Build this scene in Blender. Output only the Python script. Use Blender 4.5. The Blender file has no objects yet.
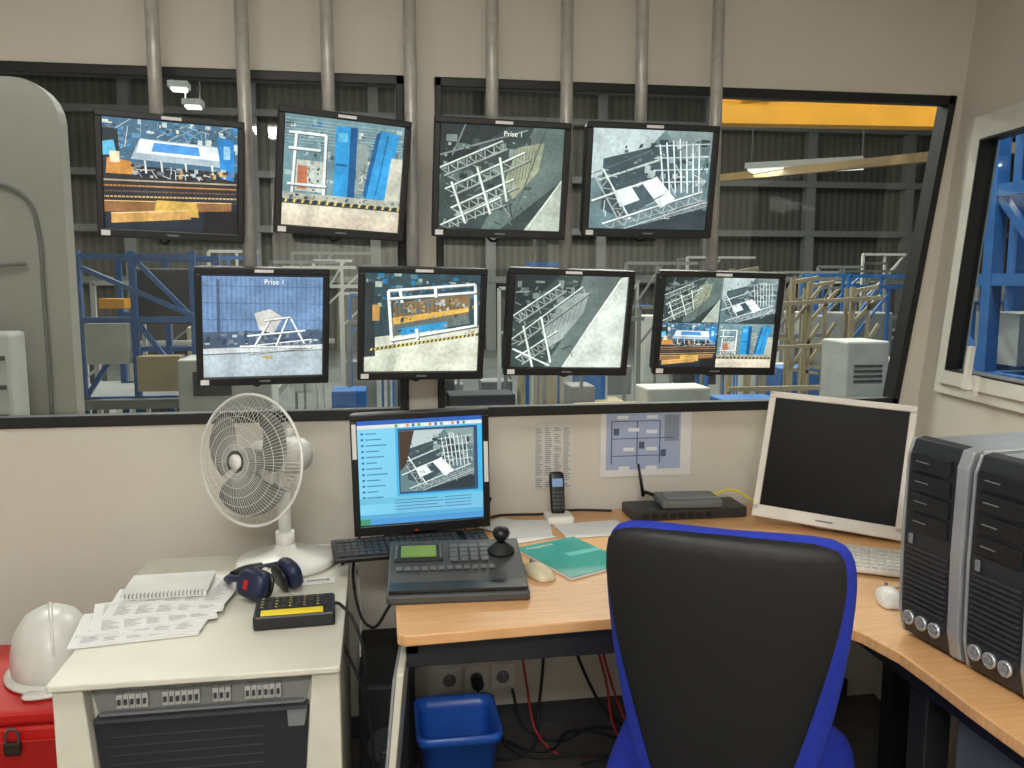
import bpy, bmesh, math, random
from mathutils import Vector, Matrix, Euler
random.seed(7)
S=bpy.context.scene
S.view_settings.view_transform='Standard'
S.view_settings.look='None'
COL=S.collection
rad=math.radians

# ------------------------------------------------------------------ materials
def lin(c):
    o=[]
    for v in c[:3]:
        v=v/255.0
        o.append(v/12.92 if v<=0.04045 else ((v+0.055)/1.055)**2.4)
    return (o[0],o[1],o[2],1.0)
MATS={}
def mat(name,c,rough=0.5,metal=0.0,var=0.08,scale=8.0,bump=0.0,bscale=200.0,emit=None,es=0.0,spec=None):
    if name in MATS: return MATS[name]
    m=bpy.data.materials.new(name); m.use_nodes=True
    nt=m.node_tree; b=nt.nodes['Principled BSDF']
    base=lin(c)
    tc=nt.nodes.new('ShaderNodeTexCoord')
    nz=nt.nodes.new('ShaderNodeTexNoise'); nz.inputs['Scale'].default_value=scale; nz.inputs['Detail'].default_value=4
    nt.links.new(tc.outputs['Object'],nz.inputs['Vector'])
    rp=nt.nodes.new('ShaderNodeValToRGB')
    rp.color_ramp.elements[0].position=0.3; rp.color_ramp.elements[1].position=0.7
    rp.color_ramp.elements[0].color=tuple(x*(1-var) for x in base[:3])+(1,)
    rp.color_ramp.elements[1].color=tuple(min(1,x*(1+var)) for x in base[:3])+(1,)
    nt.links.new(nz.outputs['Fac'],rp.inputs['Fac'])
    nt.links.new(rp.outputs['Color'],b.inputs['Base Color'])
    b.inputs['Roughness'].default_value=rough
    b.inputs['Metallic'].default_value=metal
    if spec is not None: b.inputs['Specular IOR Level'].default_value=spec
    if emit:
        b.inputs['Emission Color'].default_value=lin(emit); b.inputs['Emission Strength'].default_value=es
    if bump:
        n2=nt.nodes.new('ShaderNodeTexNoise'); n2.inputs['Scale'].default_value=bscale
        nt.links.new(tc.outputs['Object'],n2.inputs['Vector'])
        bp=nt.nodes.new('ShaderNodeBump'); bp.inputs['Strength'].default_value=bump; bp.inputs['Distance'].default_value=0.002
        nt.links.new(n2.outputs['Fac'],bp.inputs['Height']); nt.links.new(bp.outputs['Normal'],b.inputs['Normal'])
    MATS[name]=m; return m

def wood_mat(name,c1,c2):
    m=bpy.data.materials.new(name); m.use_nodes=True; nt=m.node_tree; b=nt.nodes['Principled BSDF']
    tc=nt.nodes.new('ShaderNodeTexCoord'); mp=nt.nodes.new('ShaderNodeMapping'); mp.inputs['Scale'].default_value=(3,60,3)
    nz=nt.nodes.new('ShaderNodeTexNoise'); nz.inputs['Scale'].default_value=2.2; nz.inputs['Detail'].default_value=6
    rp=nt.nodes.new('ShaderNodeValToRGB'); rp.color_ramp.elements[0].position=.3; rp.color_ramp.elements[1].position=.7
    rp.color_ramp.elements[0].color=lin(c1); rp.color_ramp.elements[1].color=lin(c2)
    nt.links.new(tc.outputs['Object'],mp.inputs['Vector']); nt.links.new(mp.outputs['Vector'],nz.inputs['Vector'])
    nt.links.new(nz.outputs['Fac'],rp.inputs['Fac']); nt.links.new(rp.outputs['Color'],b.inputs['Base Color'])
    b.inputs['Roughness'].default_value=.38
    return m
def corr_mat(name,c1,c2,scale):
    m=bpy.data.materials.new(name); m.use_nodes=True; nt=m.node_tree; b=nt.nodes['Principled BSDF']
    tc=nt.nodes.new('ShaderNodeTexCoord'); w=nt.nodes.new('ShaderNodeTexWave'); w.inputs['Scale'].default_value=scale; w.inputs['Distortion'].default_value=0
    rp=nt.nodes.new('ShaderNodeValToRGB'); rp.color_ramp.elements[0].color=lin(c1); rp.color_ramp.elements[1].color=lin(c2)
    nt.links.new(tc.outputs['Object'],w.inputs['Vector']); nt.links.new(w.outputs['Fac'],rp.inputs['Fac']); nt.links.new(rp.outputs['Color'],b.inputs['Base Color'])
    b.inputs['Roughness'].default_value=.6
    return m
def attr_mat(name,emit,noisy=False):
    m=bpy.data.materials.new(name); m.use_nodes=True; nt=m.node_tree; b=nt.nodes['Principled BSDF']
    a=nt.nodes.new('ShaderNodeVertexColor'); a.layer_name='Col'; col=a.outputs['Color']
    if emit:
        if noisy:   # camera-feed softness: two octaves of procedural noise over the painted colours
            tc=nt.nodes.new('ShaderNodeTexCoord')
            for sc,lo,hi in ((14,.76,1.28),(90,.86,1.16)):
                n=nt.nodes.new('ShaderNodeTexNoise'); n.inputs['Scale'].default_value=sc; n.inputs['Detail'].default_value=3
                nt.links.new(tc.outputs['Object'],n.inputs['Vector'])
                mr=nt.nodes.new('ShaderNodeMapRange'); mr.inputs['From Min'].default_value=.3; mr.inputs['From Max'].default_value=.7
                mr.inputs['To Min'].default_value=lo; mr.inputs['To Max'].default_value=hi
                nt.links.new(n.outputs['Fac'],mr.inputs['Value'])
                vm=nt.nodes.new('ShaderNodeVectorMath'); vm.operation='SCALE'
                nt.links.new(col,vm.inputs[0]); nt.links.new(mr.outputs['Result'],vm.inputs['Scale']); col=vm.outputs['Vector']
        b.inputs['Base Color'].default_value=(.01,.01,.01,1); b.inputs['Roughness'].default_value=.35; b.inputs['Specular IOR Level'].default_value=.25
        nt.links.new(col,b.inputs['Emission Color']); b.inputs['Emission Strength'].default_value=emit
    else:
        nt.links.new(col,b.inputs['Base Color']); b.inputs['Roughness'].default_value=.6
    return m
M_SCREEN=attr_mat('screen_picture',1.14,True)
M_SCREENUI=attr_mat('screen_ui_picture',1.1)
M_PRINT=attr_mat('printed_paper',0)

WALL=mat('wall_paint',(210,205,194),.75,var=.03,scale=3,bump=.15,bscale=300)
RUBBER=mat('window_rubber',(22,23,24),.5)
BLACK=mat('black_plastic',(20,21,23),.38)
BLACKM=mat('black_matte',(26,27,29),.7)
STEEL=mat('galvanised_tube',(178,176,170),.36,metal=.2,var=.14,scale=30)
WHITEP=mat('white_plastic',(226,224,216),.4)
BEIGE=mat('cabinet_beige',(205,203,188),.5)
BEIGET=mat('cabinet_top',(204,202,188),.42,var=.05)
GREYP=mat('grey_plastic',(120,123,126),.45)
DGREY=mat('dark_grey_metal',(62,65,70),.45)
DARK=mat('dark_steel',(34,36,40),.5)
PAPER=mat('paper_white',(222,222,220),.8,var=.03)
SILVER=mat('silver_paint',(165,168,172),.35,metal=.35)
WOOD=wood_mat('beech_veneer',(204,152,100),(222,174,122))
BLUEF=mat('blue_fabric',(24,46,160),.85,var=.15,scale=60,bump=.3,bscale=600)
BLUEP=mat('blue_plastic',(34,90,186),.35)
RED=mat('red_enamel',(178,24,20),.35)
YEL=mat('yellow_label',(240,215,40),.5)

# ------------------------------------------------------------------ geometry helpers
def empty(name,loc=(0,0,0),rot=(0,0,0),parent=None):
    e=bpy.data.objects.new(name,None); e.empty_display_size=.05; COL.objects.link(e)
    e.location=loc; e.rotation_euler=rot
    if parent: e.parent=parent
    return e
def link(name,me,m,parent=None,loc=(0,0,0),rot=(0,0,0),smooth=False):
    o=bpy.data.objects.new(name,me); COL.objects.link(o); o.location=loc; o.rotation_euler=rot
    if parent: o.parent=parent
    if m is not None: me.materials.append(m)
    if smooth:
        for p in me.polygons: p.use_smooth=True
    return o
def bev(o,w,seg=2):
    b=o.modifiers.new('b','BEVEL'); b.width=w; b.segments=seg; b.limit_method='ANGLE'; b.angle_limit=rad(40)
def box(name,size,loc,m,parent=None,rot=(0,0,0),bevel=0):
    bm=bmesh.new(); bmesh.ops.create_cube(bm,size=1)
    bmesh.ops.scale(bm,vec=size,verts=bm.verts)
    me=bpy.data.meshes.new(name); bm.to_mesh(me); bm.free()
    o=link(name,me,m,parent,loc,rot)
    if bevel: bev(o,bevel)
    return o
def boxes(name,lst,m,parent=None,loc=(0,0,0),rot=(0,0,0),bevel=0):
    """lst of (x0,y0,z0,x1,y1,z1) merged in one mesh"""
    bm=bmesh.new()
    for a in lst:
        r=bmesh.ops.create_cube(bm,size=1)
        for v in r['verts']:
            v.co=Vector((a[0] if v.co.x<0 else a[3],a[1] if v.co.y<0 else a[4],a[2] if v.co.z<0 else a[5]))
    me=bpy.data.meshes.new(name); bm.to_mesh(me); bm.free()
    o=link(name,me,m,parent,loc,rot)
    if bevel: bev(o,bevel)
    return o
def solid(name,vs,n):
    fs=[tuple(range(n))[::-1],tuple(range(n,2*n))]+[(i,(i+1)%n,n+(i+1)%n,n+i) for i in range(n)]
    me=bpy.data.meshes.new(name); me.from_pydata([tuple(v) for v in vs],[],fs)
    bm=bmesh.new(); bm.from_mesh(me); bmesh.ops.recalc_face_normals(bm,faces=bm.faces); bm.to_mesh(me); bm.free()
    return me
def hexa(name,bot,top,m,parent=None):
    return link(name,solid(name,list(bot)+list(top),len(bot)),m,parent)
def prism(name,pts,z0,z1,m,parent=None,loc=(0,0,0),rot=(0,0,0),bevel=0,smooth=False):
    o=link(name,solid(name,[(p[0],p[1],z0) for p in pts]+[(p[0],p[1],z1) for p in pts],len(pts)),m,parent,loc,rot)
    if bevel: bev(o,bevel)
    return o
def prismy(name,pts,y0,y1,m,parent=None,loc=(0,0,0),rot=(0,0,0),bevel=0):
    """polygon in XZ extruded in Y"""
    o=link(name,solid(name,[(p[0],y0,p[1]) for p in pts]+[(p[0],y1,p[1]) for p in pts],len(pts)),m,parent,loc,rot)
    if bevel: bev(o,bevel)
    return o
def xprism(name,prof,x0,x1,m,parent,bevel=0):
    o=link(name,solid(name,[(x0,p[0],p[1]) for p in prof]+[(x1,p[0],p[1]) for p in prof],len(prof)),m,parent)
    if bevel: bev(o,bevel)
    return o
def cyl(name,r,h,loc,m,parent=None,rot=(0,0,0),r2=None,seg=32,bevel=0):
    bm=bmesh.new(); bmesh.ops.create_cone(bm,cap_ends=True,segments=seg,radius1=r,radius2=r if r2 is None else r2,depth=h)
    me=bpy.data.meshes.new(name); bm.to_mesh(me); bm.free()
    o=link(name,me,m,parent,loc,rot)
    for p in me.polygons: p.use_smooth=len(p.vertices)==4
    if bevel: bev(o,bevel)
    return o
def lathe(name,prof,m,parent=None,loc=(0,0,0),rot=(0,0,0),seg=40,sx=1,sy=1):
    vs=[];fs=[]
    for (r,z) in prof:
        for i in range(seg):
            a=2*math.pi*i/seg; vs.append((r*math.cos(a)*sx,r*math.sin(a)*sy,z))
    for j in range(len(prof)-1):
        for i in range(seg):
            k=(i+1)%seg; fs.append((j*seg+i,j*seg+k,(j+1)*seg+k,(j+1)*seg+i))
    fs.append(tuple(range(seg))[::-1]); n=(len(prof)-1)*seg; fs.append(tuple(range(n,n+seg)))
    me=bpy.data.meshes.new(name); me.from_pydata(vs,[],fs)
    o=link(name,me,m,parent,loc,rot,smooth=True)
    return o
def loft(name,rings,m,parent=None,loc=(0,0,0),rot=(0,0,0),sub=1):
    n=len(rings[0]); vs=[tuple(p) for r in rings for p in r]; fs=[]
    for j in range(len(rings)-1):
        for i in range(n):
            k=(i+1)%n; fs.append((j*n+i,j*n+k,(j+1)*n+k,(j+1)*n+i))
    fs.append(tuple(range(n))[::-1]); q=(len(rings)-1)*n; fs.append(tuple(range(q,q+n)))
    me=bpy.data.meshes.new(name); me.from_pydata(vs,[],fs)
    bm=bmesh.new(); bm.from_mesh(me); bmesh.ops.recalc_face_normals(bm,faces=bm.faces); bm.to_mesh(me); bm.free()
    o=link(name,me,m,parent,loc,rot,smooth=True)
    if sub:
        s=o.modifiers.new('s','SUBSURF'); s.levels=sub; s.render_levels=sub
    return o
def tubes(name,lines,r,m,parent=None,loc=(0,0,0),rot=(0,0,0),smooth=True,cyclic=False,res=3):
    cu=bpy.data.curves.new(name,'CURVE'); cu.dimensions='3D'; cu.bevel_depth=r; cu.bevel_resolution=res; cu.use_fill_caps=True
    for pts in lines:
        if smooth and len(pts)>2:
            sp=cu.splines.new('BEZIER'); sp.bezier_points.add(len(pts)-1)
            for i,p in enumerate(pts):
                bp=sp.bezier_points[i]; bp.co=p; bp.handle_left_type='AUTO'; bp.handle_right_type='AUTO'
            sp.resolution_u=6
        else:
            sp=cu.splines.new('POLY'); sp.points.add(len(pts)-1)
            for i,p in enumerate(pts): sp.points[i].co=(p[0],p[1],p[2],1)
        sp.use_cyclic_u=cyclic
    o=bpy.data.objects.new(name,cu); COL.objects.link(o); o.location=loc; o.rotation_euler=rot
    cu.materials.append(m)
    if parent: o.parent=parent
    return o
def rrect(w,h,r,n=5,cx=0,cy=0):
    pts=[]
    for (sx,sy,a0) in ((1,1,0),(-1,1,90),(-1,-1,180),(1,-1,270)):
        for i in range(n+1):
            a=rad(a0+90*i/n); pts.append((cx+sx*(w/2-r)+r*math.cos(a),cy+sy*(h/2-r)+r*math.sin(a)))
    return pts
def text(name,s,size,m,parent,loc,rot=(rad(90),0,0),align='LEFT'):
    cu=bpy.data.curves.new(name,'FONT'); cu.body=s; cu.size=size; cu.align_x=align
    cu.extrude=.0002; cu.materials.append(m)
    o=bpy.data.objects.new(name,cu); COL.objects.link(o); o.location=loc; o.rotation_euler=rot; o.parent=parent
    return o

# ------------------------------------------------------------------ flat picture painter (coloured polygons on a screen / sheet)
class Pic:
    def __init__(s,seed=1): s.items=[]; s.t=(0,0,1,1); s.r=random.Random(seed)
    def poly(s,pts,c):
        x0,y0,w,h=s.t
        s.items.append(([(x0+min(1,max(0,p[0]))*w,y0+min(1,max(0,p[1]))*h) for p in pts],c))
    def rect(s,a,b,c,d,col): s.poly([(a,b),(c,b),(c,d),(a,d)],col)
    def line(s,a,b,c,d,w,col):
        dx,dy=c-a,d-b; L=math.hypot(dx,dy) or 1; nx,ny=-dy/L*w/2,dx/L*w/2
        s.poly([(a+nx,b+ny),(c+nx,d+ny),(c-nx,d-ny),(a-nx,b-ny)],col)
    def sline(s,a,b,c,d,w,col):      # bar with its dark underside
        k=tuple(v*.4 for v in col); s.line(a+w*.5,b+w*.6,c+w*.5,d+w*.6,w*.8,k); s.line(a,b,c,d,w,col)
    def truss(s,a,b,c,d,h,n,w,col):
        dx,dy=c-a,d-b; L=math.hypot(dx,dy); nx,ny=-dy/L*h,dx/L*h
        d2=tuple(v*.74 for v in col)
        s.sline(a+nx,b+ny,c+nx,d+ny,w,d2)
        for i in range(n):
            t0=i/n;t1=(i+.5)/n;t2=(i+1)/n
            s.line(a+dx*t0,b+dy*t0,a+dx*t1+nx,b+dy*t1+ny,w*.6,d2); s.line(a+dx*t1+nx,b+dy*t1+ny,a+dx*t2,b+dy*t2,w*.6,d2)
        s.sline(a,b,c,d,w,col)
    def speck(s,x0,y0,x1,y1,n,cols,lo=.006,hi=.03):
        for i in range(n):
            x=s.r.uniform(x0,x1); y=s.r.uniform(y0,y1); w=s.r.uniform(lo,hi); h=s.r.uniform(lo,hi)
            a=s.r.uniform(-.4,.4); c=s.r.choice(cols)
            s.poly([(x,y),(x+w,y+a*w),(x+w+a*h,y+h),(x+a*h,y+h-a*w)],c)
    def build(s,name,w,h,m,parent,loc,rot=(0,0,0),step=.00002,var=.0,haze=0):
        vs=[];fs=[];cs=[]
        for k,(pts,c) in enumerate(s.items):
            b=len(vs)
            for p in pts: vs.append(((p[0]-.5)*w,-k*step,(.5-p[1])*h))
            if haze:
                g=sum(c)/3; c=tuple((v*.95+g*.05)*(1-haze)+t*haze for v,t in zip(c,(158,180,188)))
            fs.append(tuple(range(b,b+len(pts)))); cs.append(lin(c))
        me=bpy.data.meshes.new(name); me.from_pydata(vs,[],fs)
        ca=me.color_attributes.new('Col','FLOAT_COLOR','CORNER')
        for p,c in zip(me.polygons,cs):
            for li in p.loop_indices:
                f=1+s.r.uniform(-var,var); ca.data[li].color=(c[0]*f,c[1]*f,c[2]*f,1)
        return link(name,me,m,parent,loc,rot)
def clutter(p,x0,y0,x1,y1,n,cols,smin=.01,smax=.06):
    r=p.r
    for i in range(n):
        x=r.uniform(x0,x1); y=r.uniform(y0,y1); w=r.uniform(smin,smax); h=r.uniform(smin,smax)
        p.rect(x,y,min(x1,x+w),min(y1,y+h),r.choice(cols))
def clines(p,x0,y0,x1,y1,n,cols,w=.008,L=.15):
    r=p.r
    for i in range(n):
        x=r.uniform(x0,x1); y=r.uniform(y0,y1); a=r.choice([0,90,60,-35,20])+r.uniform(-8,8); l=r.uniform(.3,1)*L
        p.line(x,y,min(x1,max(x0,x+l*math.cos(rad(a)))),min(y1,max(y0,y+l*math.sin(rad(a)))),w,r.choice(cols))
GR=[(52,62,66),(80,92,94),(110,122,122),(150,162,160)]
def pic_machine(p):      # wide machine with blue and orange
    p.rect(0,0,1,1,(30,38,48)); p.rect(0,0,1,.42,(66,106,132))
    clutter(p,0,.0,1,.32,90,[(90,140,176),(190,205,205),(44,66,88),(60,112,148),(220,230,220),(40,130,190)],.01,.06)
    clines(p,0,0,1,.35,40,[(200,210,210),(130,170,190)],.006,.2)
    p.speck(0,.02,1,.3,60,GR+[(60,150,205)])
    p.poly([(0,.1),(.11,.1),(.13,.52),(0,.56)],(36,44,48)); p.poly([(.0,.22),(.08,.2),(.1,.33),(0,.34)],(90,190,230))
    p.poly([(.22,.3),(.27,.17),(.84,.19),(.88,.33),(.88,.38),(.2,.36)],(176,196,206)); p.poly([(.27,.18),(.84,.2),(.86,.32),(.24,.3)],(240,248,248)); p.poly([(.37,.2),(.7,.21),(.71,.29),(.35,.28)],(70,150,222))
    for x in (.3,.42,.6,.8): p.line(x,.36,x+.01,.48,.014,(230,236,230))
    p.poly([(.84,.1),(.97,.12),(.97,.5),(.87,.48)],(30,130,205)); p.poly([(.89,.18),(.94,.18),(.94,.3),(.89,.3)],(150,205,235))
    p.poly([(.03,.36),(.2,.38),(.24,.5),(.02,.5)],(214,142,60)); p.poly([(.05,.3),(.12,.3),(.12,.4),(.05,.4)],(238,222,180))
    clutter(p,.18,.38,.98,.52,40,[(70,60,56),(180,190,190),(110,120,130),(204,158,90),(46,52,60)],.01,.05)
    p.poly([(.0,.53),(1,.5),(1,.6),(0,.62)],(48,42,40))
    for i in range(5): p.line(0,.56+i*.05,.99,.53+i*.045,.014,[(176,160,140),(194,128,66),(112,82,58),(224,178,106),(96,72,54)][i])
    for i in range(34): p.line(.01+i*.029,.60,.012+i*.029,.72,.007,(54,44,38))
    p.poly([(0,.76),(.95,.72),(.95,.79),(0,.85)],(150,100,54)); p.line(0,.75,.95,.71,.01,(234,188,116))
    p.poly([(.38,.72),(.68,.72),(.70,.86),(.36,.86)],(222,176,76)); p.poly([(.05,.86),(.62,.8),(.64,.88),(.05,.95)],(210,158,80)); p.line(.05,.86,.62,.8,.01,(244,208,136))
    p.poly([(.75,.8),(1,.78),(1,1),(.72,1)],(24,22,24)); clines(p,.2,.4,.9,.52,20,[(225,225,215),(160,170,180)],.006,.12)
def pic_gantry(p):       # blue towers on pale floor
    p.rect(0,0,1,1,(64,90,100)); p.rect(0,0,1,.74,(106,142,148))
    clutter(p,0,.02,1,.64,90,[(60,80,88),(170,190,186),(126,162,172),(44,114,168),(86,106,104),(204,210,200)],.01,.06)
    for i in range(8): p.line(.0,.04+i*.03,1,.05+i*.025,.005,(160,184,184))
    p.speck(0,.1,1,.7,70,GR)
    p.rect(.08,.4,.36,.68,(196,202,190)); p.rect(.12,.45,.2,.66,(204,116,76)); p.speck(.2,.4,.36,.68,26,GR)
    for q in [(.04,.16,.34,.16),(.34,.16,.34,.7),(.1,.16,.08,.7),(.04,.62,.36,.62),(.04,.3,.3,.3)]: p.sline(*q,.022,(240,246,242))
    p.rect(.6,.2,.7,.66,(140,156,150)); clines(p,.6,.2,.74,.66,20,[(220,225,210),(80,90,90)],.007,.12)
    p.rect(.42,.06,.54,.7,(34,152,220)); p.rect(.54,.06,.6,.7,(14,82,140)); p.rect(.44,.12,.52,.2,(90,192,235)); p.rect(.43,.4,.53,.42,(20,90,144))
    p.poly([(.8,.06),(.96,.08),(.86,.72),(.7,.7)],(40,156,222)); p.poly([(.76,.1),(.8,.06),(.7,.7),(.67,.66)],(16,90,148)); p.line(.86,.1,.78,.66,.012,(24,104,170))
    p.poly([(.9,.3),(1,.3),(1,.75),(.86,.72)],(196,196,175))
    p.rect(0,.7,1,.76,(180,182,164)); p.speck(0,.7,1,.75,30,GR); p.rect(0,.76,1,.81,(60,66,66)); p.rect(0,.8,1,1,(230,220,194))
    for i in range(30): p.poly([(i*.034,.755),(.017+i*.034,.755),(.007+i*.034,.79),(-.01+i*.034,.79)],(232,204,80) if i%2 else (34,34,34))
    p.poly([(.0,.9),(.55,.86),(1,.9),(1,1),(0,1)],(220,206,180))
def pic_mono1(p):        # grey trusses, diagonal
    p.rect(0,0,1,1,(50,64,62)); p.poly([(.75,0),(1,0),(1,.5),(.6,.9),(.5,1),(.35,1)],(94,112,106))
    p.poly([(1,.5),(1,1),(.7,1)],(184,196,178)); p.line(.72,1,1,.5,.016,(222,232,214)); p.poly([(0,0),(.55,0),(.05,.45),(0,.5)],(32,42,42))
    clutter(p,0,.08,.75,.6,60,[(36,46,46),(90,108,104),(124,140,134),(56,70,68)],.02,.09)
    p.speck(0,.1,.75,.9,60,GR)
    p.poly([(.62,.2),(.84,.14),(.8,.42),(.6,.7),(.52,.55)],(154,162,130))
    for i in range(8): p.line(.6+i*.025,.2,.55+i*.028,.66-i*.035,.005,(92,96,82))
    p.line(.0,.3,.7,.03,.016,(124,138,134)); p.line(.2,.0,.1,.3,.012,(114,128,124)); p.line(.85,.0,.6,.9,.008,(64,78,76))
    clines(p,.0,.15,.6,.95,30,[(156,170,162),(36,46,46),(110,126,120)],.01,.15)
    for (a,b,c,d) in [(0,.42,.5,.14),(.05,.62,.68,.24),(.1,.8,.6,.5),(.02,.97,.5,.68)]: p.truss(a,b,c,d,.085,7,.015,(222,236,224))
    for (a,b,c,d) in [(.1,.55,.22,.95),(.3,.4,.42,.85),(.48,.3,.55,.72)]: p.sline(a,b,c,d,.018,(228,240,228))
def pic_mono2(p):        # pale floor with white structure
    p.rect(0,0,1,1,(100,128,132)); p.poly([(0,0),(.6,0),(.35,.35),(0,.5)],(188,206,204)); p.poly([(.1,.3),(.7,.1),(.8,.5),(.3,.9),(.1,.8)],(62,82,88))
    p.line(.0,.46,.5,.2,.012,(96,112,114)); p.line(.05,.52,.6,.28,.02,(204,214,208)); p.poly([(.6,.0),(1,0),(1,.3),(.75,.25)],(134,154,154))
    clutter(p,.42,.05,.98,.55,55,[(50,66,68),(140,162,162),(176,190,188),(86,106,108)],.02,.08)
    p.speck(.1,.1,1,.9,60,GR)
    p.truss(.3,1.0,1,.70,.05,8,.012,(220,230,230)); p.poly([(.3,1),(.95,.78),(1,.8),(1,1)],(48,62,66)); p.truss(.1,.4,.35,.9,.09,5,.015,(228,240,238)); p.truss(.12,.95,.95,.6,.09,8,.015,(236,244,242))
    for i in range(7): p.sline(.56+i*.055,.08+abs(3-i)*.02,.62+i*.05,.62,.012,(230,240,238))
    for i in range(4): p.line(.52,.16+i*.12,.98,.12+i*.125,.010,(210,224,224))
    p.sline(.02,.72,.5,.5,.018,(234,242,238)); p.poly([(.44,.54),(.55,.46),(.72,.68),(.6,.78)],(242,248,246)); p.poly([(.2,.62),(.34,.56),(.42,.7),(.26,.78)],(226,236,232))
    clines(p,.1,.1,.95,.9,24,[(196,208,208),(46,58,62)],.008,.13)
def pic_wall(p):         # corrugated blue wall
    p.rect(0,0,1,.6,(108,142,184))
    for i in range(26): p.rect(i*.0385,.04,i*.0385+.014,.56,(94,126,168))
    for y in (.12,.28,.44): p.line(.0,y,1,y+.01,.008,(80,108,144))
    p.rect(.12,.06,.145,.6,(66,88,122)); p.rect(0,.6,1,1,(136,150,160)); p.poly([(0,.56),(1,.54),(1,.72),(0,.74)],(70,88,110))
    p.rect(0,0,1,.03,(24,30,40)); clutter(p,.0,.54,1,.68,50,[(58,70,94),(110,124,142),(184,196,204),(50,60,74)],.015,.05)
    p.poly([(0,.72),(1,.69),(1,.74),(0,.77)],(210,216,214)); p.poly([(0,.78),(1,.74),(1,1),(0,1)],(176,190,196)); p.line(0,.78,1,.745,.008,(96,108,120))
    p.poly([(.42,.38),(.55,.34),(.66,.42),(.58,.58),(.46,.54)],(206,204,196)); p.truss(.36,.70,.9,.64,.08,8,.010,(244,250,250))
    for q in [(.42,.7,.55,.45),(.6,.7,.7,.42),(.72,.42,.84,.68),(.5,.45,.72,.42),(.36,.6,.85,.55),(.3,.7,.9,.72)]: p.sline(*q,.014,(242,248,246))
    p.rect(.48,.8,.57,.825,(210,170,100))
def pic_frame(p):        # big white frame with orange beam
    p.rect(0,0,1,1,(44,68,76)); clutter(p,0,0,1,.34,90,[(26,120,168),(86,124,126),(38,50,56),(164,178,168),(48,82,94)],.01,.06)
    p.poly([(0,.66),(1,.52),(1,1),(0,1)],(222,226,202)); p.poly([(0,.1),(.08,.1),(.1,.9),(0,1)],(40,48,50))
    p.poly([(.24,.3),(.92,.2),(.9,.42),(.26,.55)],(138,112,74)); clutter(p,.24,.24,.9,.4,40,[(90,78,66),(176,146,94),(60,120,144),(194,194,184)],.01,.05)
    for i in range(18): p.line(.28+i*.035,.3,.29+i*.035,.5,.006,(76,58,44))
    p.poly([(.24,.45),(.9,.34),(.9,.38),(.25,.52)],(230,180,78)); p.poly([(.2,.53),(.9,.41),(.92,.5),(.24,.64)],(92,106,102))
    p.poly([(.3,.56),(.72,.48),(.72,.55),(.32,.63)],(40,146,204)); p.speck(.2,.25,.95,.62,60,GR+[(196,156,84)])
    for q in [(.2,.18,.95,.1),(.2,.18,.24,.72),(.95,.1,.97,.52),(.22,.68,.98,.52),(.3,.18,.32,.3),(.2,.26,.96,.18),(.6,.14,.61,.24),(.45,.56,.46,.66)]: p.sline(*q,.024,(244,250,244))
    p.poly([(.05,.76),(1,.6),(1,.625),(.05,.79)],(54,56,50))
    for i in range(26): p.poly([(.06+i*.036,.76-i*.006),(.078+i*.036,.757-i*.006),(.07+i*.036,.78-i*.006),(.052+i*.036,.785-i*.006)],(236,208,90))
    p.rect(.07,.32,.13,.48,(190,140,66)); p.poly([(0,.85),(.3,.82),(.26,1),(0,1)],(200,206,184))
def pic_mono3(p):
    p.rect(0,0,1,1,(54,70,66)); p.poly([(.93,.02),(1,0),(1,1),(.46,1)],(212,222,208)); p.line(.46,1,.93,.04,.016,(240,246,236))
    p.poly([(.6,0),(.93,0),(.46,1),(.3,1),(.45,.7)],(102,118,114)); p.poly([(0,0),(.4,0),(0,.5)],(32,42,42))
    clutter(p,0,.05,.55,.5,40,[(36,46,46),(84,100,96),(124,140,134)],.02,.08); p.speck(0,.1,.5,.95,50,GR)
    p.poly([(.4,.34),(.55,.2),(.66,.18),(.62,.4),(.5,.6),(.36,.8),(.26,.62)],(152,166,160))
    for i in range(7): p.line(.4+i*.035,.36-i*.025,.3+i*.045,.72-i*.05,.005,(98,110,104))
    clines(p,0,.1,.55,.95,26,[(156,170,162),(36,46,46),(110,126,120)],.01,.14)
    for (a,b,c,d) in [(0,.45,.4,.1),(.0,.7,.6,.12),(.05,.9,.4,.6)]: p.truss(a,b,c,d,.09,8,.015,(216,230,220))
    for (a,b,c,d) in [(.1,.55,.2,1),(.25,.45,.36,.95),(.02,.8,.35,.98)]: p.sline(a,b,c,d,.018,(224,236,226))
def pic_quad(p):
    for i,f in enumerate((pic_mono1,pic_mono2,pic_machine,pic_gantry)):
        p.t=((i%2)*.5,(i//2)*.5,.5,.5); f(p)
    p.t=(0,0,1,1); p.rect(.497,0,.503,1,(20,24,26)); p.rect(0,.497,1,.503,(20,24,26))
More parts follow.
